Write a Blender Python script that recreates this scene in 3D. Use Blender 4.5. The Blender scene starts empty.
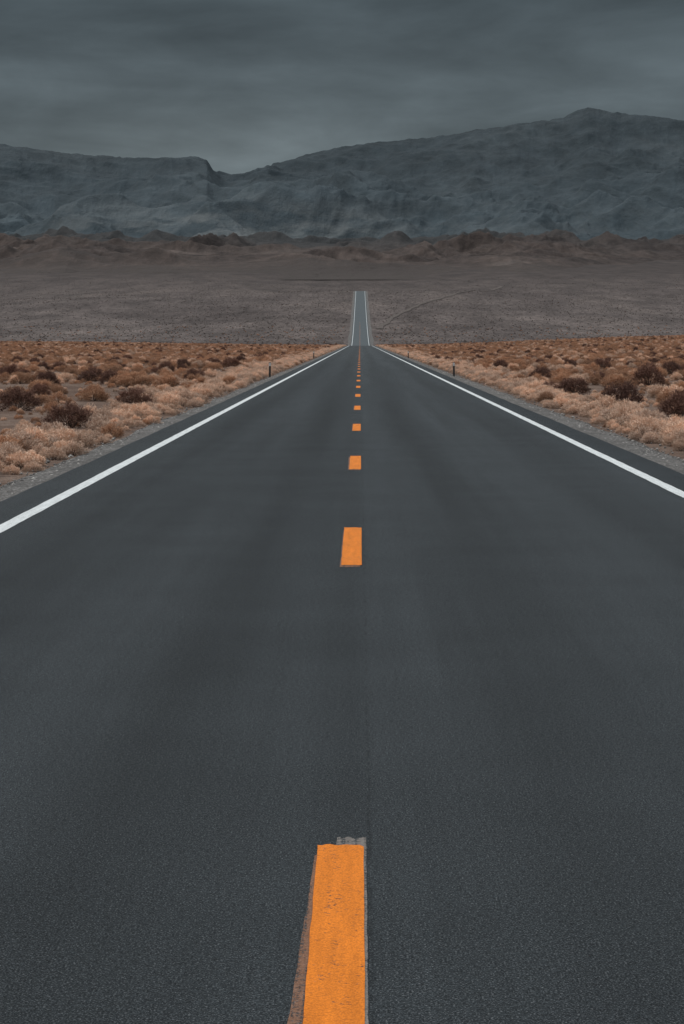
import bpy, math, numpy as np
from mathutils import Vector
R = np.random.RandomState(7)
F=2110.0; H=1.75; PITCH=math.atan(172/F)
scene=bpy.context.scene
scene.view_settings.view_transform='Standard'; scene.view_settings.look='None'
scene.view_settings.exposure=0
COL=scene.collection
def tan_el(v):
    q=(512-v)/F
    return (-math.sin(PITCH)+q*math.cos(PITCH))/(math.cos(PITCH)+q*math.sin(PITCH))

# ---------- noise ----------
PERM=np.random.RandomState(3).permutation(256); PERM=np.concatenate([PERM,PERM,PERM])
GA=np.random.RandomState(5).rand(256)*2*np.pi
GX,GY=np.cos(GA),np.sin(GA)
def perlin(x,y,s=0):
    x=np.asarray(x,float)+s*17.31; y=np.asarray(y,float)+s*9.77
    xi=np.floor(x).astype(int); yi=np.floor(y).astype(int)
    fx=x-xi; fy=y-yi
    u=fx**3*(fx*(fx*6-15)+10); v=fy**3*(fy*(fy*6-15)+10)
    def g(i,j,dx,dy):
        h=PERM[(PERM[i&255]+(j&255))&255]
        return GX[h]*dx+GY[h]*dy
    a=g(xi,yi,fx,fy); b=g(xi+1,yi,fx-1,fy); c=g(xi,yi+1,fx,fy-1); d=g(xi+1,yi+1,fx-1,fy-1)
    return ((a*(1-u)+b*u)*(1-v)+(c*(1-u)+d*u)*v)*1.5
def fbm(x,y,o=5,s=0,gain=.5):
    t=0;a=1;n=0
    for k in range(o):
        t=t+a*perlin(x*2**k,y*2**k,s+k); n+=a; a*=gain
    return t/n
def ridged(x,y,o=6,s=0,gain=.5,ex=2.2):
    t=0;a=1;n=0;w=1.0
    for k in range(o):
        r=(1-np.clip(np.abs(perlin(x*2.03**k,y*2.03**k,s+k)),0,1))**ex
        t=t+a*r*w; w=np.clip(r*1.3,0,1); n+=a; a*=gain
    return t/n
def ss(x,a,b):
    t=np.clip((np.asarray(x,float)-a)/(b-a),0,1); return t*t*(3-2*t)

# ---------- ground profile ----------
def mkprof(pts):
    px=[p[0] for p in pts]; py=[p[1] for p in pts]
    s=np.arange(-3000,16000,5.0); z=np.interp(s,px,py)
    k=np.exp(-.5*(np.arange(-14,15)/5.0)**2); k/=k.sum()
    z=np.convolve(np.pad(z,14,mode='edge'),k,'valid')
    return s,z
PA=mkprof([(-3000,0),(690,0),(770,-1.3),(840,-.9),(930,1.6),(1050,6.0),(1200,13),(1450,27),(1690,41),(1730,41.6),(1810,39.2),(1900,42.5),(2200,61),(3000,97),(3500,122),(5500,244),(6000,262),(16000,262)])
PB=mkprof([(-3000,0),(690,0),(770,-1.0),(840,-.6),(930,1.6),(1050,6.0),(1200,13),(1450,25.5),(1700,38),(2200,64),(3000,103),(3500,127),(5500,244),(6000,262),(16000,262)])
def prof(y): return np.interp(y,*PA)
def gz(x,y):
    x=np.asarray(x,float); y=np.asarray(y,float); ax=np.abs(x)
    w=ss(ax,30,160)
    z=prof(y)*(1-w)+np.interp(y,*PB)*w
    near=ss(y,120,600)*(1-ss(y,700,900))
    z=z+np.where(x>0,2.9*ss(x,8,110),1.0*ss(-x,8,110))*near
    f=ss(ax,5.2,9)
    z=z+f*(0.16*fbm(x/7,y/9,3,1)+0.25*fbm(x/40,y/60,2,4))
    z=z+ss(ax,12,90)*ss(y,850,1500)*(4.5*fbm(x/170,y/420,4,8))
    return z-0.06

# ---------- mesh helpers ----------
def mesh_np(name,V,Fa,mat=None,smooth=False):
    me=bpy.data.meshes.new(name)
    V=np.asarray(V,np.float32); Fa=np.asarray(Fa,np.int32); k=Fa.shape[1]
    assert np.isfinite(V).all(), name
    me.vertices.add(len(V)); me.vertices.foreach_set('co',V.ravel())
    me.loops.add(Fa.size); me.loops.foreach_set('vertex_index',Fa.ravel())
    me.polygons.add(len(Fa)); me.polygons.foreach_set('loop_start',np.arange(0,Fa.size,k,dtype=np.int32))
    try: me.polygons.foreach_set('loop_total',np.full(len(Fa),k,np.int32))
    except Exception: pass
    if smooth: me.polygons.foreach_set('use_smooth',np.ones(len(Fa),bool))
    me.update(calc_edges=True); me.validate()
    if mat: me.materials.append(mat)
    return me
def grid_mesh(name,X,Y,Z,mat,smooth=True):
    r,c=X.shape
    V=np.stack([X,Y,Z],-1).reshape(-1,3)
    i=np.arange(r*c).reshape(r,c)
    Fa=np.stack([i[:-1,:-1],i[:-1,1:],i[1:,1:],i[1:,:-1]],-1).reshape(-1,4)
    return mesh_np(name,V,Fa,mat,smooth)
def add(name,me,parent=None,**p):
    o=bpy.data.objects.new(name,me); COL.objects.link(o)
    if parent: o.parent=parent
    for k,v in p.items(): o[k]=v
    return o

# ---------- material helpers ----------
class M:
    def __init__(s,name,rough=.9,spec=.3):
        s.m=bpy.data.materials.new(name); s.m.use_nodes=True; s.t=s.m.node_tree
        s.b=s.t.nodes['Principled BSDF']; s.b.inputs['Roughness'].default_value=rough
        s.b.inputs['Specular IOR Level'].default_value=spec
    def n(s,t,**k):
        n=s.t.nodes.new(t)
        for a,b in k.items(): setattr(n,a,b)
        return n
    def l(s,a,b): s.t.links.new(a,b)
    def pos(s,scale=(1,1,1),obj=False):
        if obj: o=s.n('ShaderNodeTexCoord').outputs['Object']
        else: o=s.n('ShaderNodeNewGeometry').outputs['Position']
        mp=s.n('ShaderNodeMapping'); mp.inputs['Scale'].default_value=scale
        s.l(o,mp.inputs['Vector']); return mp.outputs[0]
    def noise(s,vec,scale=1,detail=4,rough=.5,dist=0):
        n=s.n('ShaderNodeTexNoise'); n.inputs['Scale'].default_value=scale
        n.inputs['Detail'].default_value=detail; n.inputs['Roughness'].default_value=rough
        n.inputs['Distortion'].default_value=dist
        s.l(vec,n.inputs['Vector']); return n.outputs['Fac']
    def ramp(s,fac,stops):
        r=s.n('ShaderNodeValToRGB'); e=r.color_ramp.elements
        while len(e)<len(stops): e.new(.5)
        for i,(p,c) in enumerate(stops):
            e[i].position=p
            e[i].color=(c,c,c,1) if not hasattr(c,'__len__') else (*c,1)
        s.l(fac,r.inputs['Fac']); return r.outputs['Color']
    def mix(s,f,a,b,mode='MIX'):
        m=s.n('ShaderNodeMix',data_type='RGBA',blend_type=mode)
        for sock,v in ((m.inputs[0],f),(m.inputs[6],a),(m.inputs[7],b)):
            if isinstance(v,bpy.types.NodeSocket): s.l(v,sock)
            elif hasattr(v,'__len__'): sock.default_value=(*v,1)
            else: sock.default_value=v
        return m.outputs[2]
    def math(s,op,a,b=0,clamp=False):
        m=s.n('ShaderNodeMath',operation=op,use_clamp=clamp)
        for sock,v in ((m.inputs[0],a),(m.inputs[1],b)):
            if isinstance(v,bpy.types.NodeSocket): s.l(v,sock)
            else: sock.default_value=v
        return m.outputs[0]
    def mr(s,v,a,b,c=0,d=1,interp='SMOOTHSTEP'):
        m=s.n('ShaderNodeMapRange',interpolation_type=interp)
        s.l(v,m.inputs[0])
        for i,x in enumerate((a,b,c,d)): m.inputs[i+1].default_value=x
        return m.outputs[0]
    def xyz(s):
        g=s.n('ShaderNodeNewGeometry'); x=s.n('ShaderNodeSeparateXYZ'); s.l(g.outputs['Position'],x.inputs[0])
        return x.outputs
    def color(s,c): s.l(c,s.b.inputs['Base Color'])
    def bump(s,h,strength=.5,dist=.05):
        b=s.n('ShaderNodeBump'); b.inputs['Strength'].default_value=strength; b.inputs['Distance'].default_value=dist
        s.l(h,b.inputs['Height']); s.l(b.outputs[0],s.b.inputs['Normal'])

def asphalt_color(m):
    p=m.pos()
    fine=m.noise(p,150,2,.85); med=m.noise(p,45,3,.65)
    big=m.noise(m.pos((1.5,.03,1)),1,5,.6)
    blot=m.noise(p,.7,4,.6)
    c=m.ramp(fine,[(.36,(.004,.0055,.007)),(.5,(.0225,.0268,.0300)),(.59,(.043,.049,.053)),(.68,(.150,.155,.158))])
    c=m.mix(1,c,m.ramp(med,[(.3,.58),(.7,1.37)]),'MULTIPLY')
    c=m.mix(1,c,m.ramp(big,[(.3,.78),(.7,1.20)]),'MULTIPLY')
    c=m.mix(1,c,m.ramp(blot,[(.3,.9),(.7,1.1)]),'MULTIPLY')
    xy=m.xyz(); x=xy[0]
    for cx,w,d in ((-2.55,.55,.84),(-.8,.45,.80),(.95,.5,.78),(2.75,.55,.84)):
        a=m.math('ABSOLUTE',m.math('SUBTRACT',x,cx))
        c=m.mix(1,c,m.ramp(m.mr(a,0,w*1.4),[(0,d),(1,1.05)]),'MULTIPLY')
    wob=m.math('MULTIPLY',m.math('SUBTRACT',m.noise(m.pos((0,.25,0)),1,2,.5),.5),.02)
    xs=m.math('ADD',x,wob)
    brk=m.noise(m.pos((40,6,1)),1,3,.6)
    seam=m.math('ADD',m.mr(m.math('ABSOLUTE',m.math('SUBTRACT',xs,.034)),.002,.014),m.mr(brk,.40,.56,0,.95),clamp=True)
    c=m.mix(1,c,m.ramp(seam,[(0,.70),(1,1)]),'MULTIPLY')
    side=m.mr(xs,-.02,.09)
    c=m.mix(1,c,m.ramp(side,[(0,.94),(1,1.05)]),'MULTIPLY')
    # asphalt painted paler with distance, standing in for grazing-angle sheen
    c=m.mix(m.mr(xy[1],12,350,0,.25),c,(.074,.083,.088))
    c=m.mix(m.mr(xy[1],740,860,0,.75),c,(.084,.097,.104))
    return c,fine,med
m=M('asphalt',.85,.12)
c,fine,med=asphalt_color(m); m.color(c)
m.bump(m.math('ADD',fine,med),.75,.006); ASPH=m.m

def paint(name,col,wear,streak=False,dl=.80,dh=1.08,bs=.35,fmax=.8):
    m=M(name,.7,.15)
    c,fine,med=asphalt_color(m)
    p=m.pos()
    n1=m.noise(p,60,4,.75); n2=m.noise(m.pos((45,1.1,1) if streak else (6,1.2,1)),1.5 if not streak else 1,4,.6)
    k=.35 if not streak else .5
    n=m.math('ADD',m.math('MULTIPLY',n1,1-k),m.math('MULTIPLY',n2,k))
    f=m.mr(n,wear-.05,wear+.05)
    dirt=m.ramp(m.noise(m.pos((14,1.2,1)),1.3,5,.65),[(.3,dl),(.7,dh)])
    pc=m.mix(1,col,dirt,'MULTIPLY')
    pc=m.mix(1,pc,m.ramp(fine,[(.36,.64),(.6,1.05)]),'MULTIPLY')
    if streak: f=m.math('MULTIPLY',f,fmax)
    m.color(m.mix(f,c,pc)); m.bump(m.math('ADD',fine,med),bs,.004)
    return m.m
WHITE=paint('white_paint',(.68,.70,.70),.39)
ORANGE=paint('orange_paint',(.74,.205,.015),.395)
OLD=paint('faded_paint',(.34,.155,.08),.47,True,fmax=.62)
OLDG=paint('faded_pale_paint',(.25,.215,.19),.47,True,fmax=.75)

m=M('desert_ground',.95,.1)
X=m.xyz(); p=m.pos()
n1=m.noise(p,.35,5,.6); n2=m.noise(p,6,4,.7); n3=m.noise(p,35,2,.7)
near=m.ramp(n1,[(.3,(.095,.058,.045)),(.5,(.155,.104,.080)),(.7,(.22,.16,.128))])
near=m.mix(1,near,m.ramp(n2,[(.3,.6),(.7,1.3)]),'MULTIPLY')
near=m.mix(1,near,m.ramp(n3,[(.3,.7),(.7,1.3)]),'MULTIPLY')
f1=m.noise(m.pos((1,.12,1)),.42,4,.75); f2=m.noise(m.pos((.012,.0035,.01)),1,6,.6); f3=m.noise(m.pos((.05,.012,.01)),1,5,.6)
far=m.ramp(f2,[(.3,(.060,.048,.045)),(.5,(.091,.074,.069)),(.7,(.130,.105,.095))])
far=m.mix(1,far,m.ramp(f1,[(.32,.58),(.5,1.0),(.68,1.40)]),'MULTIPLY')
far=m.mix(1,far,m.ramp(f3,[(.35,.76),(.65,1.24)]),'MULTIPLY')
fd=m.ramp(f3,[(.3,(.036,.030,.029)),(.7,(.068,.054,.049))])
wf=m.math('ADD',X[1],m.math('MULTIPLY',f2,1800))
far=m.mix(m.mr(wf,2000,4000),far,fd)
wb=m.math('ADD',X[1],m.math('MULTIPLY',n1,90))
m.color(m.mix(m.mr(wb,690,860),near,far))
m.bump(m.math('ADD',n2,m.math('MULTIPLY',n3,.4)),.8,.12); GROUND=m.m

m=M('pale_wash',.95,.1)
m.color(m.ramp(m.noise(m.pos((.9,.06,1)),1,5,.75),[(.38,(.078,.065,.059)),(.7,(.130,.108,.098))])); WASH=m.m

m=M('gravel',.95,.2); p=m.pos()
v=m.n('ShaderNodeTexVoronoi'); v.inputs['Scale'].default_value=28; m.l(p,v.inputs['Vector'])
c=m.ramp(v.outputs['Color'],[(.1,(.10,.092,.088)),(.6,(.19,.178,.17)),(.95,(.34,.32,.305))])
c=m.mix(1,c,m.ramp(v.outputs['Distance'],[(0,1.15),(.7,.45)]),'MULTIPLY')
c=m.mix(1,c,m.ramp(m.noise(p,.8,4,.6),[(.3,.65),(.7,1.15)]),'MULTIPLY')
m.color(c); m.bump(v.outputs['Distance'],.7,.03); GRAVEL=m.m
m=M('stone',.9,.25); g=m.n('ShaderNodeNewGeometry')
m.color(m.ramp(g.outputs['Random Per Island'],[(0,(.10,.09,.085)),(.5,(.20,.185,.175)),(1,(.36,.34,.32))])); STONE=m.m

def rock(name,stops,sc,lo=.6,hi=1.35):
    m=M(name,.95,.1)
    X=m.xyz()
    a=m.noise(m.pos((1,.45,1.6)),sc,7,.62,.4); b=m.noise(m.pos((1,.35,.8)),sc*7,6,.70)
    c=m.ramp(a,stops)
    c=m.mix(1,c,m.ramp(b,[(.3,lo),(.5,1.0),(.7,hi)]),'MULTIPLY')
    return m,c,a,b,X
m,c,a,b,X=rock('mountain_rock',[(.3,(.031,.041,.047)),(.5,(.038,.049,.056)),(.62,(.047,.059,.066)),(.75,(.062,.073,.079))],1/700.,.72,1.28)  # distance haze is put into these bluish rock colours
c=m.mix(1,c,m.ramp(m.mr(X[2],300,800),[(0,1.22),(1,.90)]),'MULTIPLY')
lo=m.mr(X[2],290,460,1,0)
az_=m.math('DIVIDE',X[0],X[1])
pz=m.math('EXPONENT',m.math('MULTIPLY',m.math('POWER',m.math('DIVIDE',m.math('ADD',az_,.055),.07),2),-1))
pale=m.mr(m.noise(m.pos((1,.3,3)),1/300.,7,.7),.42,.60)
c=m.mix(m.math('MULTIPLY',m.math('MULTIPLY',lo,pale),m.math('ADD',m.math('MULTIPLY',pz,.75),.2)),c,(.118,.126,.128))  # pale haze low on the range, painted into the albedo
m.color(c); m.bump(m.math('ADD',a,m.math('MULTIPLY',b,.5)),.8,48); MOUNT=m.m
m,c,a,b,X=rock('badland_rock',[(.3,(.030,.024,.023)),(.48,(.052,.040,.036)),(.62,(.074,.056,.049)),(.75,(.100,.080,.072))],1/160.,.55,1.45)
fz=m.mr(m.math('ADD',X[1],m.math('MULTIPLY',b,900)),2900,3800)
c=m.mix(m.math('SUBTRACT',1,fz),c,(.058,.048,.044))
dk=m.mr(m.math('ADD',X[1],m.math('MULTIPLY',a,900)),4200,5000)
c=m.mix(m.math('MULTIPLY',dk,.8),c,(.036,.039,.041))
m.color(c); m.bump(m.math('ADD',a,m.math('MULTIPLY',b,.4)),1,16); BAD=m.m

def plant(name,stops,vz):
    m=M(name,.85,.12)
    oi=m.n('ShaderNodeObjectInfo'); g=m.n('ShaderNodeNewGeometry')
    p=m.pos((1,1,1),obj=True)
    a=m.noise(p,7,2,.6)
    f=m.math('ADD',m.math('MULTIPLY',g.outputs['Random Per Island'],.4),m.math('MULTIPLY',a,.6))
    c=m.ramp(f,stops)
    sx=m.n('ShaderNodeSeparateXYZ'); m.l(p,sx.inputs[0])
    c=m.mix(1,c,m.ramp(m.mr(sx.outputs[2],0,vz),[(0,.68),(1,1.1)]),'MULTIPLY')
    c=m.mix(1,c,m.ramp(oi.outputs['Random'],[(0,(.76,.77,.79)),(.5,(1,.98,.96)),(1,(1.24,1.18,1.12))]),'MULTIPLY')
    m.color(c); return m.m
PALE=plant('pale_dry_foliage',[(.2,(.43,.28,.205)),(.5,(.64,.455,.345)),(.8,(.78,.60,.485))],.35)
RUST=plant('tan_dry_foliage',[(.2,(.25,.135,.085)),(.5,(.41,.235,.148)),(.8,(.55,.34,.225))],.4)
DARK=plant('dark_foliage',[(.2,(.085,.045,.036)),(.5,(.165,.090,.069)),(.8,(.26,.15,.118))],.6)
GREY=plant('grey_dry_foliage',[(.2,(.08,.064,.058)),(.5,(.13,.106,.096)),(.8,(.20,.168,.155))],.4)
m=M('dry_stem',.9,.15); m.color(m.ramp(m.noise(m.pos((9,9,9),obj=True),3,3,.6),[(.3,(.06,.038,.03)),(.7,(.14,.098,.08))])); STEM=m.m

# ---------- ground sheet ----------
ys=[-3000,-1500,-700,-300,-150,-80,-50,-30,-20,-10,0]
y=0
while y<16000:
    y+=max(1.2,y*.011); ys.append(y)
ys=np.array(ys,float)
s=np.linspace(0,1,90)[1:]
xp=5.0+ (np.sinh(s*8.2)/np.sinh(8.2))*9000+s*22
xs=np.concatenate([-xp[::-1],[-5,-4.4,-3,0,3,4.4,5],xp])
GXg,GYg=np.meshgrid(xs,ys)
add('ground',grid_mesh('ground',GXg,GYg,gz(GXg,GYg),GROUND),kind='structure',label='brown desert ground sloping up into a grey gravel fan',category='ground')

# ---------- road ----------
XL,XR=-3.90,4.24
ry=ys[(ys>=-150)&(ys<1880)]
rx=np.array([XL-.04,XL,-3,-1.5,0,1.5,3,XR,XR+.04])
jl=.035*fbm(ry*.5,ry*0,4,2); jr=.035*fbm(ry*.5,ry*0+9,4,5)
XX,YY=np.meshgrid(rx,ry); ZZ=prof(YY)
XX=XX.copy(); XX[:,:2]+=jl[:,None]; XX[:,-2:]+=jr[:,None]
ZZ[:,0]-=.07; ZZ[:,-1]-=.07
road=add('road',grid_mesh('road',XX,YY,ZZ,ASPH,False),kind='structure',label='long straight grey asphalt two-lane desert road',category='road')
def sheet(name,y0,y1,x0,x1,mat,dz,sd,x0b=None,x1b=None,jx=.010,jy=.05,step=.03):
    near=y0<60
    n=max(2,int((y1-y0)/step)) if near else 4
    yy=np.linspace(y0,y1,n); k=12 if near else 2
    t=np.linspace(0,1,k); q=(yy-y0)/(y1-y0)
    if x0b is None: x0b,x1b=x0,x1
    a=x0+(x0b-x0)*q; b=x1+(x1b-x1)*q
    Xs=a[:,None]+(b-a)[:,None]*t[None,:]; Ys=yy[:,None]+np.zeros((1,k))
    if near:
        Xs[:,0]+=jx*fbm(yy*4,yy*0+sd,5,sd,.6); Xs[:,-1]+=jx*.7*fbm(yy*4,yy*0+sd,5,sd+2,.6)
        Ys[0]+=jy*fbm(t*5,t*0+sd,3,sd,.6); Ys[-1]+=jy*fbm(t*5,t*0+sd,3,sd+1,.6)
    Z=np.interp(Ys.ravel(),ry,prof(ry)).reshape(Ys.shape)+dz
    return add(name,grid_mesh(name,Xs,Ys,Z,mat,False),road)
def edge_line(cx,w,sd):
    yy=np.unique(np.concatenate([ry,np.arange(14,60,.15),np.arange(60,120,.5)]))
    w=w+.05*ss(yy,780,900)
    a=cx-w/2+.012*fbm(yy*1.5,yy*0+sd,4,sd); b=cx+w/2+.012*fbm(yy*1.5,yy*0+sd+5,4,sd+3)
    z=np.interp(yy,ry,prof(ry))
    Xs=np.stack([a,b],1); Ys=np.stack([yy,yy],1)
    return add('edge_line',grid_mesh('edge_line',Xs,Ys,np.stack([z,z],1)+.003,WHITE,False),road)
edge_line(-3.34,.15,1); edge_line(3.67,.15,2)
for k in range(0,96):
    far=7.20 if k==0 else 7.42+12.22*k
    sheet('centre_line_dash',far-3.3,far,-.146,.014,ORANGE,.0045,k,jx=.005,jy=.045)
    if k==0:
        sheet('faded_paint_patch',far-3.6,far-.12,-.215,-.0,OLD,.0015,31,-.152,.0,jx=.005)
        sheet('faded_paint_patch',far-3.4,far+.12,-.080,.023,OLDG,.003,33,jx=.006,jy=.05)
    elif k<6:
        sheet('faded_paint_patch',far-3.42,far-.3,-.166+.01*(k%2),.0,OLD,.002,31+k,jx=.008)

# ---------- gravel shoulders ----------
def shoulder(sign,x0,x1,sd):
    yy=ry; j=.20*fbm(yy*.25,yy*0+sd,4,sd)+.9*ss(yy,800,900)*(1+.5*fbm(yy*.02,yy*0,3,sd))
    jj=(jl if sign<0 else jr)
    a=x0+jj*1.0-sign*.02; b=sign*(abs(x1)+j+.08)
    mid=(a+b)/2
    z=prof(yy)
    zb=np.maximum(z-.068,gz(b,yy)+.01)
    Xs=np.stack([a,mid,b],1); Ys=np.stack([yy]*3,1); Z=np.stack([z-.018,z-.03,zb],1)
    if sign<0: Xs,Ys,Z=Xs[:,::-1],Ys[:,::-1],Z[:,::-1]
    add('gravel_shoulder',grid_mesh('gravel_shoulder',Xs,Ys,Z,GRAVEL),kind='structure',label='grey gravel shoulder along the asphalt edge',category='gravel shoulder')
shoulder(-1,XL,-4.32,3); shoulder(1,XR,4.80,6)

tp=np.array([(9,1080),(13,1150),(22,1260),(36,1390),(58,1540),(90,1720),(135,1950)],float)
tt=np.linspace(0,len(tp)-1,260); tx=np.interp(tt,range(len(tp)),tp[:,0]); ty=np.interp(tt,range(len(tp)),tp[:,1])
kk=np.ones(41)/41; tx=np.convolve(np.pad(tx,20,mode='edge'),kk,'valid')+2.2*fbm(ty/70,ty*0,4,3)
wd=np.clip(1.5+1.6*fbm(ty/30,ty*0+4,4,8),.3,3)
Xs=np.stack([tx-wd,tx,tx+wd],1); Ys=np.stack([ty]*3,1)
add('dirt_track',grid_mesh('dirt_track',Xs,Ys,gz(Xs,Ys)+.3,WASH),kind='structure',label='faint pale dirt track curving up the fan',category='dirt track')

oct_v=np.array([[1,0,0],[-1,0,0],[0,1,0],[0,-1,0],[0,0,1],[0,0,-1]],float)
oct_f=np.array([[0,2,4],[2,1,4],[1,3,4],[3,0,4],[2,0,5],[1,2,5],[3,1,5],[0,3,5]])
N=11000
sgn=np.where(R.rand(N)<.45,-1,1)
yd=18+R.rand(N)**1.7*110
xo=np.abs(R.randn(N))*.30
xd=np.where(sgn<0,XL-.02-xo,XR+.02+xo*1.25)
sz=.008+R.rand(N)**3*.028
zz=np.maximum(gz(xd,yd)+.02,prof(yd)-.05)
sc=oct_v[None]*(sz[:,None,None]*(0.6+R.rand(N,6,1)*.8))*np.array([1,1,.7])
V=sc+np.stack([xd,yd,zz],1)[:,None,:]
Fs=oct_f[None]+ (np.arange(N)*6)[:,None,None]
add('gravel',mesh_np('gravel',V.reshape(-1,3),Fs.reshape(-1,3),STONE),kind='stuff',label='loose grey gravel stones scattered beside the asphalt',category='gravel')

# ---------- mountains ----------
sky_u=[-700,-400,-150,0,30,60,100,130,170,200,208,214,222,232,245,270,300,335,370,400,440,480,520,560,575,585,597,610,640,684,760,900,1100,1400]
sky_v=[170,150,135,143,147,152,155,158,158,156,159,168,173,174,173,165,156,148,143,140,136,130,123,118,110,107,110,113,115,122,130,128,150,175]
az=np.linspace(-.38,.38,1700); u=az*F+360
vt=np.interp(u,sky_u,sky_v)+2.4*fbm(u/30,u*0,5,12,.6); tgt=np.array([tan_el(v) for v in vt])
rows=np.concatenate([np.linspace(5200,9000,300),np.linspace(9012,12000,190)])
A,Yr=np.meshgrid(az,rows); Xm=A*Yr
wx=Xm+350*fbm(Xm/1300,Yr/1300,4,21); wy=Yr+350*fbm(Xm/1300,Yr/1300,4,31)
rot=.5; wx2=wx*math.cos(rot)+wy*math.sin(rot)*.6; wy2=-wx*math.sin(rot)+wy*math.cos(rot)
big=ridged(wx2/1500,wy2/1900,5,41,.42,1.6)-.5
midr=ridged(wx2/480+.3*big,wy2/800,4,47,.5,1.6)-.48
gul=ridged((wx+60*midr)/170,wy/340,4,51,.5,1.6)-.48
yr=8400+1700*ss(A,-.075,-.035)+220*fbm(A*12,A*0,2,3)
t=(Yr-5350)/(yr-5350)
top=tgt[None,:]*yr+H
up=np.clip(t,0,1)
prf=np.where(t<1,.80*up+.20*up**3,np.clip(1-(t-1)*1.6,0,1))
amp=ss(t,0,.12)*(.22+.78*np.clip(1.15-t,0,1)**.8)
Zm=215+(top-235)*prf+amp*(320*big*ss(t,0,.35)+105*midr+34*gul)
Zm+=np.exp(-((Yr-6150-400*fbm(A*9,A*0,2,7))/300)**2)*(25+60*midr)
Zm=np.where(Yr<5400,Zm-60*(1-ss(Yr,5200,5400)),Zm)
def smooth(D,sg):
    n=int(sg*4); k=np.exp(-.5*(np.arange(-n,n+1)/sg)**2); k/=k.sum()
    return np.convolve(np.pad(D,n,mode='edge'),k,'valid')
for it,sg in enumerate((24,14,8,5)):
    mx=((Zm-H)/Yr).max(0)
    D=smooth(tgt/mx,sg)
    Zm=Zm+(Zm-215)*ss(t,.1,.8)*(D-1)[None,:]*1.15
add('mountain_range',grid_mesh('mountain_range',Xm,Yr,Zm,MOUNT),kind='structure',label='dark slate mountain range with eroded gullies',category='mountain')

# badland hills
az=np.linspace(-.30,.30,1100); rows=np.linspace(2350,5600,340)
A,Yr=np.meshgrid(az,rows); Xh=A*Yr
wx=Xh+110*fbm(Xh/320,Yr/320,3,71); wy=Yr+110*fbm(Xh/320,Yr/320,3,75)
r=ridged(wx/330,wy/380,5,81,.42,1.5)-.48; rb=ridged(wx/100,wy/150,4,85,.5,1.5)-.48
patch=.25+.85*ss(fbm(Xh/480,Yr/560,3,99),-.25,.3)
topv=np.interp(az*F+360,[-300,0,80,160,230,330,380,430,480,560,640,800],[250,248,246,243,243,239,239,241,245,250,255,260])+4*fbm(az*40,az*0,3,55)
gl=np.interp(Yr,*PB)
u_=A*F+360
st=np.interp(u_,[0,60,200,300,400,520,600,684],[2800,2500,2500,2400,2350,2500,3100,3500])+600*fbm(A*16,A*0,4,91)
tt=(Yr-st)/(5300-st)
en=np.clip(tt/.8,0,1)**1.1*(1-ss(tt,.85,1.0))
targ=np.array([tan_el(v) for v in topv])*4650-np.interp(4650,*PB)
hgt=np.clip(targ,6,200)[None,:]
foot=ss(tt,0,.4)*(1-ss(tt,.75,1))
Zh=gl-3*(1-ss(tt,0,.2))+en*(hgt)*.4+foot*patch*(8+62*r+24*rb)+ss(tt,.02,.2)*2
Zh=np.where((tt<=0)|(tt>=1),gl-3,Zh)
add('badland_hills',grid_mesh('badland_hills',Xh,Yr,Zh,BAD),kind='structure',label='low eroded brown badland hills at the mountain foot',category='hill')

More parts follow.
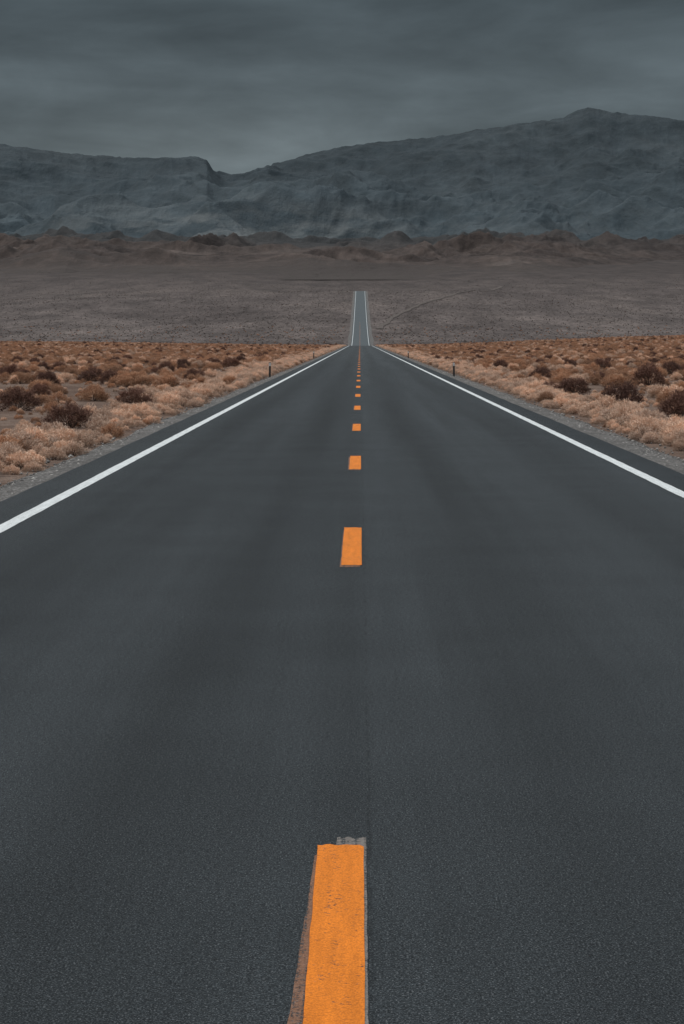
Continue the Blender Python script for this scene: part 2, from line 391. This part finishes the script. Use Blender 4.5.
# ---------- shrubs ----------
def blades(P,D,L,W):
    n=len(P)
    rnd=R.randn(n,3); side=np.cross(D,rnd); side/=np.linalg.norm(side,axis=1)[:,None]+1e-9
    a=P-side*W[:,None]/2; b=P+side*W[:,None]/2; c=P+D*L[:,None]
    return np.stack([a,b,c],1).reshape(-1,3)
KN=('pale','rust','dark','grey')
def make_shrub(kind,sd):
    global R
    R=np.random.RandomState(100+sd)
    rad,hh,nc,nb={'pale':(.38,.40,46,80),'rust':(.42,.42,46,72),'dark':(.50,.56,64,78),'grey':(.42,.38,24,26)}[kind]
    ph=R.rand()*2*math.pi; th=ph+R.rand(nc)*2*math.pi
    cz=R.rand(nc)**.8
    rr=np.sqrt(np.clip(1-cz**2,0,1))
    lump=1+.13*np.sin(th*2+ph)+.09*np.sin(th*3+2*ph)
    k=(.6+.4*R.rand(nc)**.5)*lump
    C=np.stack([rad*rr*np.cos(th)*k,rad*rr*np.sin(th)*k,.05+hh*cz*(.7+.3*R.rand(nc))],1)
    out=C-np.array([0,0,-.02]); out/=np.linalg.norm(out,axis=1)[:,None]
    ids=np.repeat(np.arange(nc),nb); n=len(ids)
    P=C[ids]+R.randn(n,3)*{'pale':.042,'rust':.045,'dark':.052,'grey':.06}[kind]
    P[:,2]=np.maximum(P[:,2],.0)
    D=out[ids]*.8+R.randn(n,3)*.55+np.array([0,0,.25]); D/=np.linalg.norm(D,axis=1)[:,None]
    q=2.2 if kind=='grey' else 1
    L=.03+R.rand(n)*{'pale':.045,'rust':.05,'dark':.06,'grey':.16}[kind]
    W=(.008+R.rand(n)*.012)*q
    V=blades(P,D,L,W)
    if kind!='grey':
        n2=80; th2=R.rand(n2)*2*math.pi; e=R.rand(n2)*1.2+.2
        D2=np.stack([np.cos(th2)*np.cos(e),np.sin(th2)*np.cos(e),np.sin(e)],1)
        P2=D2*np.array([rad,rad,hh])*.55; V2=blades(P2,D2,.12+R.rand(n2)*rad*.30,np.full(n2,.008))
        V=np.concatenate([V,V2])
    Fa=np.arange(len(V)).reshape(-1,3)
    fol=mesh_np(kind+'_shrub',V,Fa,{'pale':PALE,'rust':RUST,'dark':DARK,'grey':GREY}[kind])
    SV=[];SF=[]
    for j in range(0,nc,2):
        p0=np.array([R.randn()*.03,R.randn()*.03,-.05]); p1=C[j]
        mid=(p0+p1)/2+R.randn(3)*.03
        prev=None
        for q,(pt,rw) in enumerate(((p0,.013),(mid,.009),(p1,.004))):
            b=len(SV)
            for a in range(4): SV.append(pt+np.array([math.cos(a*1.57)*rw,math.sin(a*1.57)*rw,0]))
            if prev is not None:
                for a in range(4): SF.append([prev+a,prev+(a+1)%4,b+(a+1)%4,b+a])
            prev=b
    return fol,mesh_np('stem',np.array(SV),np.array(SF),STEM)
PROTO={k:[make_shrub(k,i+10*j) for i in range(6)] for j,k in enumerate(KN)}
R=np.random.RandomState(11)
pts=[] # x,y,kind,scale
KEY=[(70,425,.9),(18,409,1.0),(134,404,.9),(48,386,1.0),(572,394,1.05),(620,405,1.1),(680,418,1.1),(648,386,1.25),(196,379,1.0),(540,380,.95),(110,384,.95),(668,372,1.3),(15,376,1.1),(600,368,1.2),(232,368,1.0),(500,369,1.0)]
kp=[]
for (a_,v_,s_) in KEY:
    d=-H/tan_el(v_); x=(a_-360)/F*(d+.14); pts.append((x,d,2,s_)); kp.append((x,d))
def jit_grid(x0,x1,y0,y1,step):
    gx,gy=np.meshgrid(np.arange(x0,x1,step),np.arange(y0,y1,step))
    gx=gx.ravel()+R.rand(gx.size)*step; gy=gy.ravel()+R.rand(gx.size)*step
    return gx,gy
for sgn,xin in ((-1,4.42),(1,4.98)):
    gx,gy=jit_grid(xin,xin+4.2,15,700,.48)
    edge=1.35+.5*fbm(gy/7,gx*0+sgn*3,3,14)+np.clip((gy-45)/190,0,1.4)
    dd=(gx-xin)/edge
    gap=.6+.7*ss(fbm(gx/1.3,gy/2.2,2,77),-.3,.15)
    keep=R.rand(gx.size)<gap*np.where(dd<1,.72,.72*np.exp(-(dd-1)*6))
    keep&=gx-xin>.0+.25*R.rand(gx.size)
    for a,b in zip(gx[keep],gy[keep]):
        pts.append((sgn*a,b,0 if R.rand()<.96 else 1,(.34+.50*R.rand()**1.4)*(1.0 if a-xin>.35 else .72)))
for (y0,y1,step) in ((20,220,1.0),(220,460,1.4),(460,705,1.9)):
    W=.21*y1+10
    gx,gy=jit_grid(-W,W,y0,y1,step)
    ok=(np.abs(gx)>6.2)&(np.abs(gx)<.21*gy+8); gx,gy=gx[ok],gy[ok]
    dn=fbm(gx/9,gy/16,3,17)
    pr=np.clip(.26+.8*dn+ss(gy,70,220)*.34,0.05,.85)
    bare=((gx<-6)&(gy<75))
    pr=np.where(bare,pr*.34,pr)
    keep=R.rand(gx.size)<pr
    gx,gy=gx[keep],gy[keep]
    rr=R.rand(gx.size); mix=fbm(gx/14,gy/30,2,27)
    for a,b,q,mm in zip(gx,gy,rr,mix):
        pd=.08+(.05 if mm>.15 else 0)
        if b>170: pd*=.5
        kd=2 if q<pd else (0 if q>.86-.2*(mm<-.12) else 1)
        pts.append((a,b,kd,(.38+.60*R.rand())*(1.0 if kd!=2 else 1.0)*(1+.15*(b>300))))
gx,gy=jit_grid(-26,26,20,130,.75)
ok=(np.abs(gx)>5.2)&(np.abs(gx)<.21*gy+3)&(R.rand(gx.size)<.40+.9*fbm(gx/5,gy/8,2,37)); gx,gy=gx[ok],gy[ok]
for a,b in zip(gx,gy): pts.append((a,b,int(R.rand()<.6),.12+.22*R.rand()))
n=38000
fy=755+R.rand(n)*2300; fx=(R.rand(n)*2-1)*(.2*fy+20); ok=(np.abs(fx)>7)&(R.rand(n)<1.1-ss(fy,1200,3000)); fx,fy=fx[ok],fy[ok]
for a,b,q,q2 in zip(fx,fy,R.rand(len(fx)),R.rand(len(fx))): pts.append((a,b,3 if q<.985 else 2,.35+.65*q2**2))
n=1800; fy=700+(R.rand(n)**2)*420; fx=(R.rand(n)*2-1)*(.2*fy+10); ok=np.abs(fx)>7
for a,b in zip(fx[ok],fy[ok]): pts.append((a,b,1,.5+.6*R.rand()))
P=np.array(pts)
Z=gz(P[:,0],P[:,1])-.015
POSTS=[(-4.40,103),(4.62,104),(-4.5,205),(4.75,208)]
clr=np.ones(len(P),bool)
for a,b in POSTS: clr&=~((np.abs(P[:,0]-a)<.45)&(P[:,1]>b-3)&(P[:,1]<b+.6))
for (a,b) in kp:
    dx_=np.abs(P[:,0]-a); dy_=P[:,1]-b
    clr&=~((dx_<.8)&(dy_>-5)&(dy_<1.2)&(dx_+np.abs(dy_)>1e-6)&(P[:,3]>.35))
P=P[clr];Z=Z[clr]
rel=P[:,0]/P[:,1]
inview=(rel>-.176)&(rel<.16)&(P[:,1]>17)&(P[:,1]<700)
size=np.where(inview,P[:,3]*np.array([.9,.95,1.2,.5])[P[:,2].astype(int)]/P[:,1],0)
order=np.argsort(-size); ind=order[:300]; rest=order[300:]
LBL=['pale peach dry shrub growing in the dirt beside the road','tan-brown dry desert shrub on bare desert dirt','tall dark reddish-brown desert bush with bare stems']
NM=['dry_shrub','desert_shrub','dark_bush']; GRP=['pale dry shrubs along the roadside','tan-brown shrubs on the desert plain','dark bushes on the desert plain']
src={0:[None]*6,1:[None]*6,2:[None]*6}
for i in ind:
    x,y,kd,s_=P[i]; kd=int(kd); v_=R.randint(6)
    fol,st=PROTO[KN[kd]][v_]
    if src[kd][v_] is None:
        o=bpy.data.objects.new(NM[kd],fol); src[kd][v_]=o
        c=bpy.data.objects.new('stem',st)
    else:
        o=src[kd][v_].copy(); c=src[kd][v_].children[0].copy()
    COL.objects.link(o); COL.objects.link(c); c.parent=o
    o.location=(x,y,Z[i]); o.rotation_euler=(0,0,R.rand()*6.283)
    o.scale=(s_*(.9+.3*R.rand()),s_*(.9+.3*R.rand()),s_*(.85+.3*R.rand()))
    o['label']=LBL[kd]; o['category']='bush' if kd==2 else 'shrub'; o['group']=GRP[kd]
def srcs(kd): return [o for o in src.get(kd,[]) if o]
print('types',[len(srcs(k)) for k in range(3)],'rest',len(rest))
me=bpy.data.meshes.new('shrub_field'); nn=len(rest)
me.vertices.add(nn); co=np.stack([P[rest,0],P[rest,1],Z[rest]],1).astype(np.float32); me.vertices.foreach_set('co',co.ravel())
a=me.attributes.new('kd','INT','POINT'); a.data.foreach_set('value',P[rest,2].astype(np.int32))
a=me.attributes.new('sc','FLOAT','POINT'); a.data.foreach_set('value',P[rest,3].astype(np.float32))
fld=add('shrub_field',me,kind='stuff',label='dense dry brown shrubs covering the desert plain',category='shrubs')
ng=bpy.data.node_groups.new('scatter','GeometryNodeTree')
ng.interface.new_socket('Geometry',in_out='INPUT',socket_type='NodeSocketGeometry')
ng.interface.new_socket('Geometry',in_out='OUTPUT',socket_type='NodeSocketGeometry')
gi=ng.nodes.new('NodeGroupInput'); go=ng.nodes.new('NodeGroupOutput'); jn=ng.nodes.new('GeometryNodeJoinGeometry')
def named(nm,t):
    q=ng.nodes.new('GeometryNodeInputNamedAttribute'); q.data_type=t; q.inputs['Name'].default_value=nm
    return [o for o in q.outputs if o.enabled][0]
sca=named('sc','FLOAT'); kda=named('kd','INT')
gsrc=[]
for q in range(6):
    fol,st=PROTO['grey'][q]
    x,y=(-1)**q*(14+9*q),900+35*q
    o=add('grey_shrub',fol,label='small grey-brown shrub on the gravel fan',category='shrub',group='grey shrubs on the gravel fan')
    o.location=(x,y,float(gz(x,y))); gsrc.append(o)
for kd in range(4):
    J=ng.nodes.new('GeometryNodeJoinGeometry')
    for o in (srcs(kd) if kd<3 else gsrc):
        oi=ng.nodes.new('GeometryNodeObjectInfo'); oi.transform_space='ORIGINAL'
        oi.inputs['Object'].default_value=o; oi.inputs['As Instance'].default_value=True
        ng.links.new(oi.outputs['Geometry'],J.inputs[0])
    cmp=ng.nodes.new('FunctionNodeCompare'); cmp.data_type='INT'; cmp.operation='EQUAL'
    ii=[s_ for s_ in cmp.inputs if s_.type=='INT']
    ng.links.new(kda,ii[0]); ii[1].default_value=kd
    ip=ng.nodes.new('GeometryNodeInstanceOnPoints')
    ng.links.new(gi.outputs[0],ip.inputs['Points']); ng.links.new(cmp.outputs[0],ip.inputs['Selection'])
    ng.links.new(J.outputs[0],ip.inputs['Instance']); ip.inputs['Pick Instance'].default_value=True
    rv=ng.nodes.new('FunctionNodeRandomValue'); rv.data_type='FLOAT_VECTOR'
    vi=[s_ for s_ in rv.inputs if s_.type=='VECTOR']; vi[0].default_value=(0,0,0); vi[1].default_value=(0,0,6.28)
    ng.links.new([s_ for s_ in rv.outputs if s_.type=='VECTOR'][0],ip.inputs['Rotation'])
    ng.links.new(sca,ip.inputs['Scale'])
    ng.links.new(ip.outputs[0],jn.inputs[0])
ng.links.new(jn.outputs[0],go.inputs[0])
md=fld.modifiers.new('scatter','NODES'); md.node_group=ng

# ---------- delineator posts ----------
m=M('weathered_steel',.6,.4); m.b.inputs['Metallic'].default_value=.3
m.color(m.ramp(m.noise(m.pos((20,20,6)),1,4,.6),[(.3,(.05,.045,.042)),(.7,(.12,.11,.105))])); STEEL=m.m
m=M('white_reflector',.35,.5); m.color(m.ramp(m.noise(m.pos((30,30,30)),1,3,.6),[(.3,(.5,.5,.5)),(.7,(.68,.69,.70))])); REFL=m.m
import bmesh
def box(bm,x0,x1,y0,y1,z0,z1):
    r=bmesh.ops.create_cube(bm,size=1)['verts']
    for v in r: v.co=((x0+x1)/2+v.co.x*(x1-x0),(y0+y1)/2+v.co.y*(y1-y0),(z0+z1)/2+v.co.z*(z1-z0))
bm=bmesh.new()
prf=[(-.05,.0),(-.032,0),(-.024,.03),(.024,.03),(.032,0),(.05,0),(.05,.004),(.035,.004),(.027,.034),(-.027,.034),(-.035,.004),(-.05,.004)]
b0=[bm.verts.new((x,y,-.2)) for x,y in prf]; b1=[bm.verts.new((x,y,.72)) for x,y in prf]
for i in range(12): bm.faces.new((b0[i],b0[(i+1)%12],b1[(i+1)%12],b1[i]))
bm.faces.new(b1); bm.faces.new(b0[::-1])
bmesh.ops.recalc_face_normals(bm,faces=bm.faces)
post=bpy.data.meshes.new('post'); bm.to_mesh(post); bm.free(); post.materials.append(STEEL)
bm=bmesh.new(); box(bm,-.045,.045,-.012,-.002,.54,.70)
bmesh.ops.bevel(bm,geom=bm.edges[:],offset=.003,segments=2,affect='EDGES')
refl=bpy.data.meshes.new('reflector'); bm.to_mesh(refl); bm.free(); refl.materials.append(REFL)
for i,(a,b) in enumerate(POSTS):
    e=add('delineator_post',post,label='slim dark steel roadside marker post with white reflector',category='marker post',group='marker posts along the road')
    e.location=(a,b,float(gz(a,b))); e.rotation_euler=(0,.02*(-1)**i,0)
    add('reflector',refl,e)

# ---------- world ----------
w=bpy.data.worlds.new('World'); scene.world=w; w.use_nodes=True; nt=w.node_tree
class W(M):
    def __init__(s): s.t=nt
m=W(); bg=nt.nodes['Background']; out=nt.nodes['World Output']
tc=m.n('ShaderNodeTexCoord').outputs['Generated']; sx=m.n('ShaderNodeSeparateXYZ'); m.l(tc,sx.inputs[0])
mp=m.n('ShaderNodeMapping'); mp.inputs['Scale'].default_value=(1,1,3.0); m.l(tc,mp.inputs[0])
n1=m.noise(mp.outputs[0],12,8,.55,.35)
mp=m.n('ShaderNodeMapping'); mp.inputs['Scale'].default_value=(1,1,5.0); mp.inputs['Location'].default_value=(3.3,1.4,.4)
mp.inputs['Rotation'].default_value=(0,.05,0); m.l(tc,mp.inputs[0])
n2=m.noise(mp.outputs[0],5,6,.5,.3)
base=m.ramp(sx.outputs[2],[(0,(.100,.124,.136)),(.085,(.100,.124,.136)),(.12,(.090,.113,.125)),(.165,(.066,.086,.097)),(.24,(.09,.11,.115)),(.5,(.80,.86,.90)),(1,(1.2,1.27,1.32))])
c=m.mix(1,base,m.ramp(n1,[(.3,.78),(.5,1),(.7,1.24)]),'MULTIPLY')
c=m.mix(1,c,m.ramp(n2,[(.32,.72),(.5,1),(.68,1.28)]),'MULTIPLY')
dx=m.math('ADD',sx.outputs[0],.08); dz=m.math('SUBTRACT',sx.outputs[2],.088)
g=m.math('ADD',m.math('POWER',m.math('DIVIDE',dx,.10),2),m.math('POWER',m.math('DIVIDE',dz,.020),2))
gl=m.math('EXPONENT',m.math('MULTIPLY',g,-1))
c=m.mix(1,c,m.mix(gl,(1,1,1),(1.38,1.35,1.32)),'MULTIPLY')
m.l(c,bg.inputs['Color']); bg.inputs['Strength'].default_value=1.0
sk=m.n('ShaderNodeTexSky'); sk.sky_type='NISHITA'; sk.sun_disc=False
SE,SR=math.radians(46),math.radians(-75)
sk.sun_elevation=SE; sk.sun_rotation=SR
bg2=m.n('ShaderNodeBackground'); bg2.inputs['Strength'].default_value=.08; m.l(sk.outputs[0],bg2.inputs['Color'])
ms=m.n('ShaderNodeMixShader'); ms.inputs[0].default_value=.02
m.l(bg.outputs[0],ms.inputs[1]); m.l(bg2.outputs[0],ms.inputs[2]); m.l(ms.outputs[0],out.inputs['Surface'])

L=bpy.data.lights.new('sun','SUN'); L.energy=1.35; L.angle=math.radians(14); L.color=(1,.96,.90)
so=bpy.data.objects.new('sun',L); COL.objects.link(so)
d=Vector((math.sin(SR)*math.cos(SE),math.cos(SR)*math.cos(SE),math.sin(SE)))
so.rotation_euler=d.to_track_quat('Z','Y').to_euler()

cam=bpy.data.cameras.new('camera'); co=bpy.data.objects.new('camera',cam); COL.objects.link(co)
cam.sensor_fit='VERTICAL'; cam.sensor_height=36; cam.lens=F/1024*36
cam.clip_start=.1; cam.clip_end=40000
co.location=(0,0,H); co.rotation_euler=(math.pi/2-PITCH,0,math.atan(18/F))
scene.camera=co
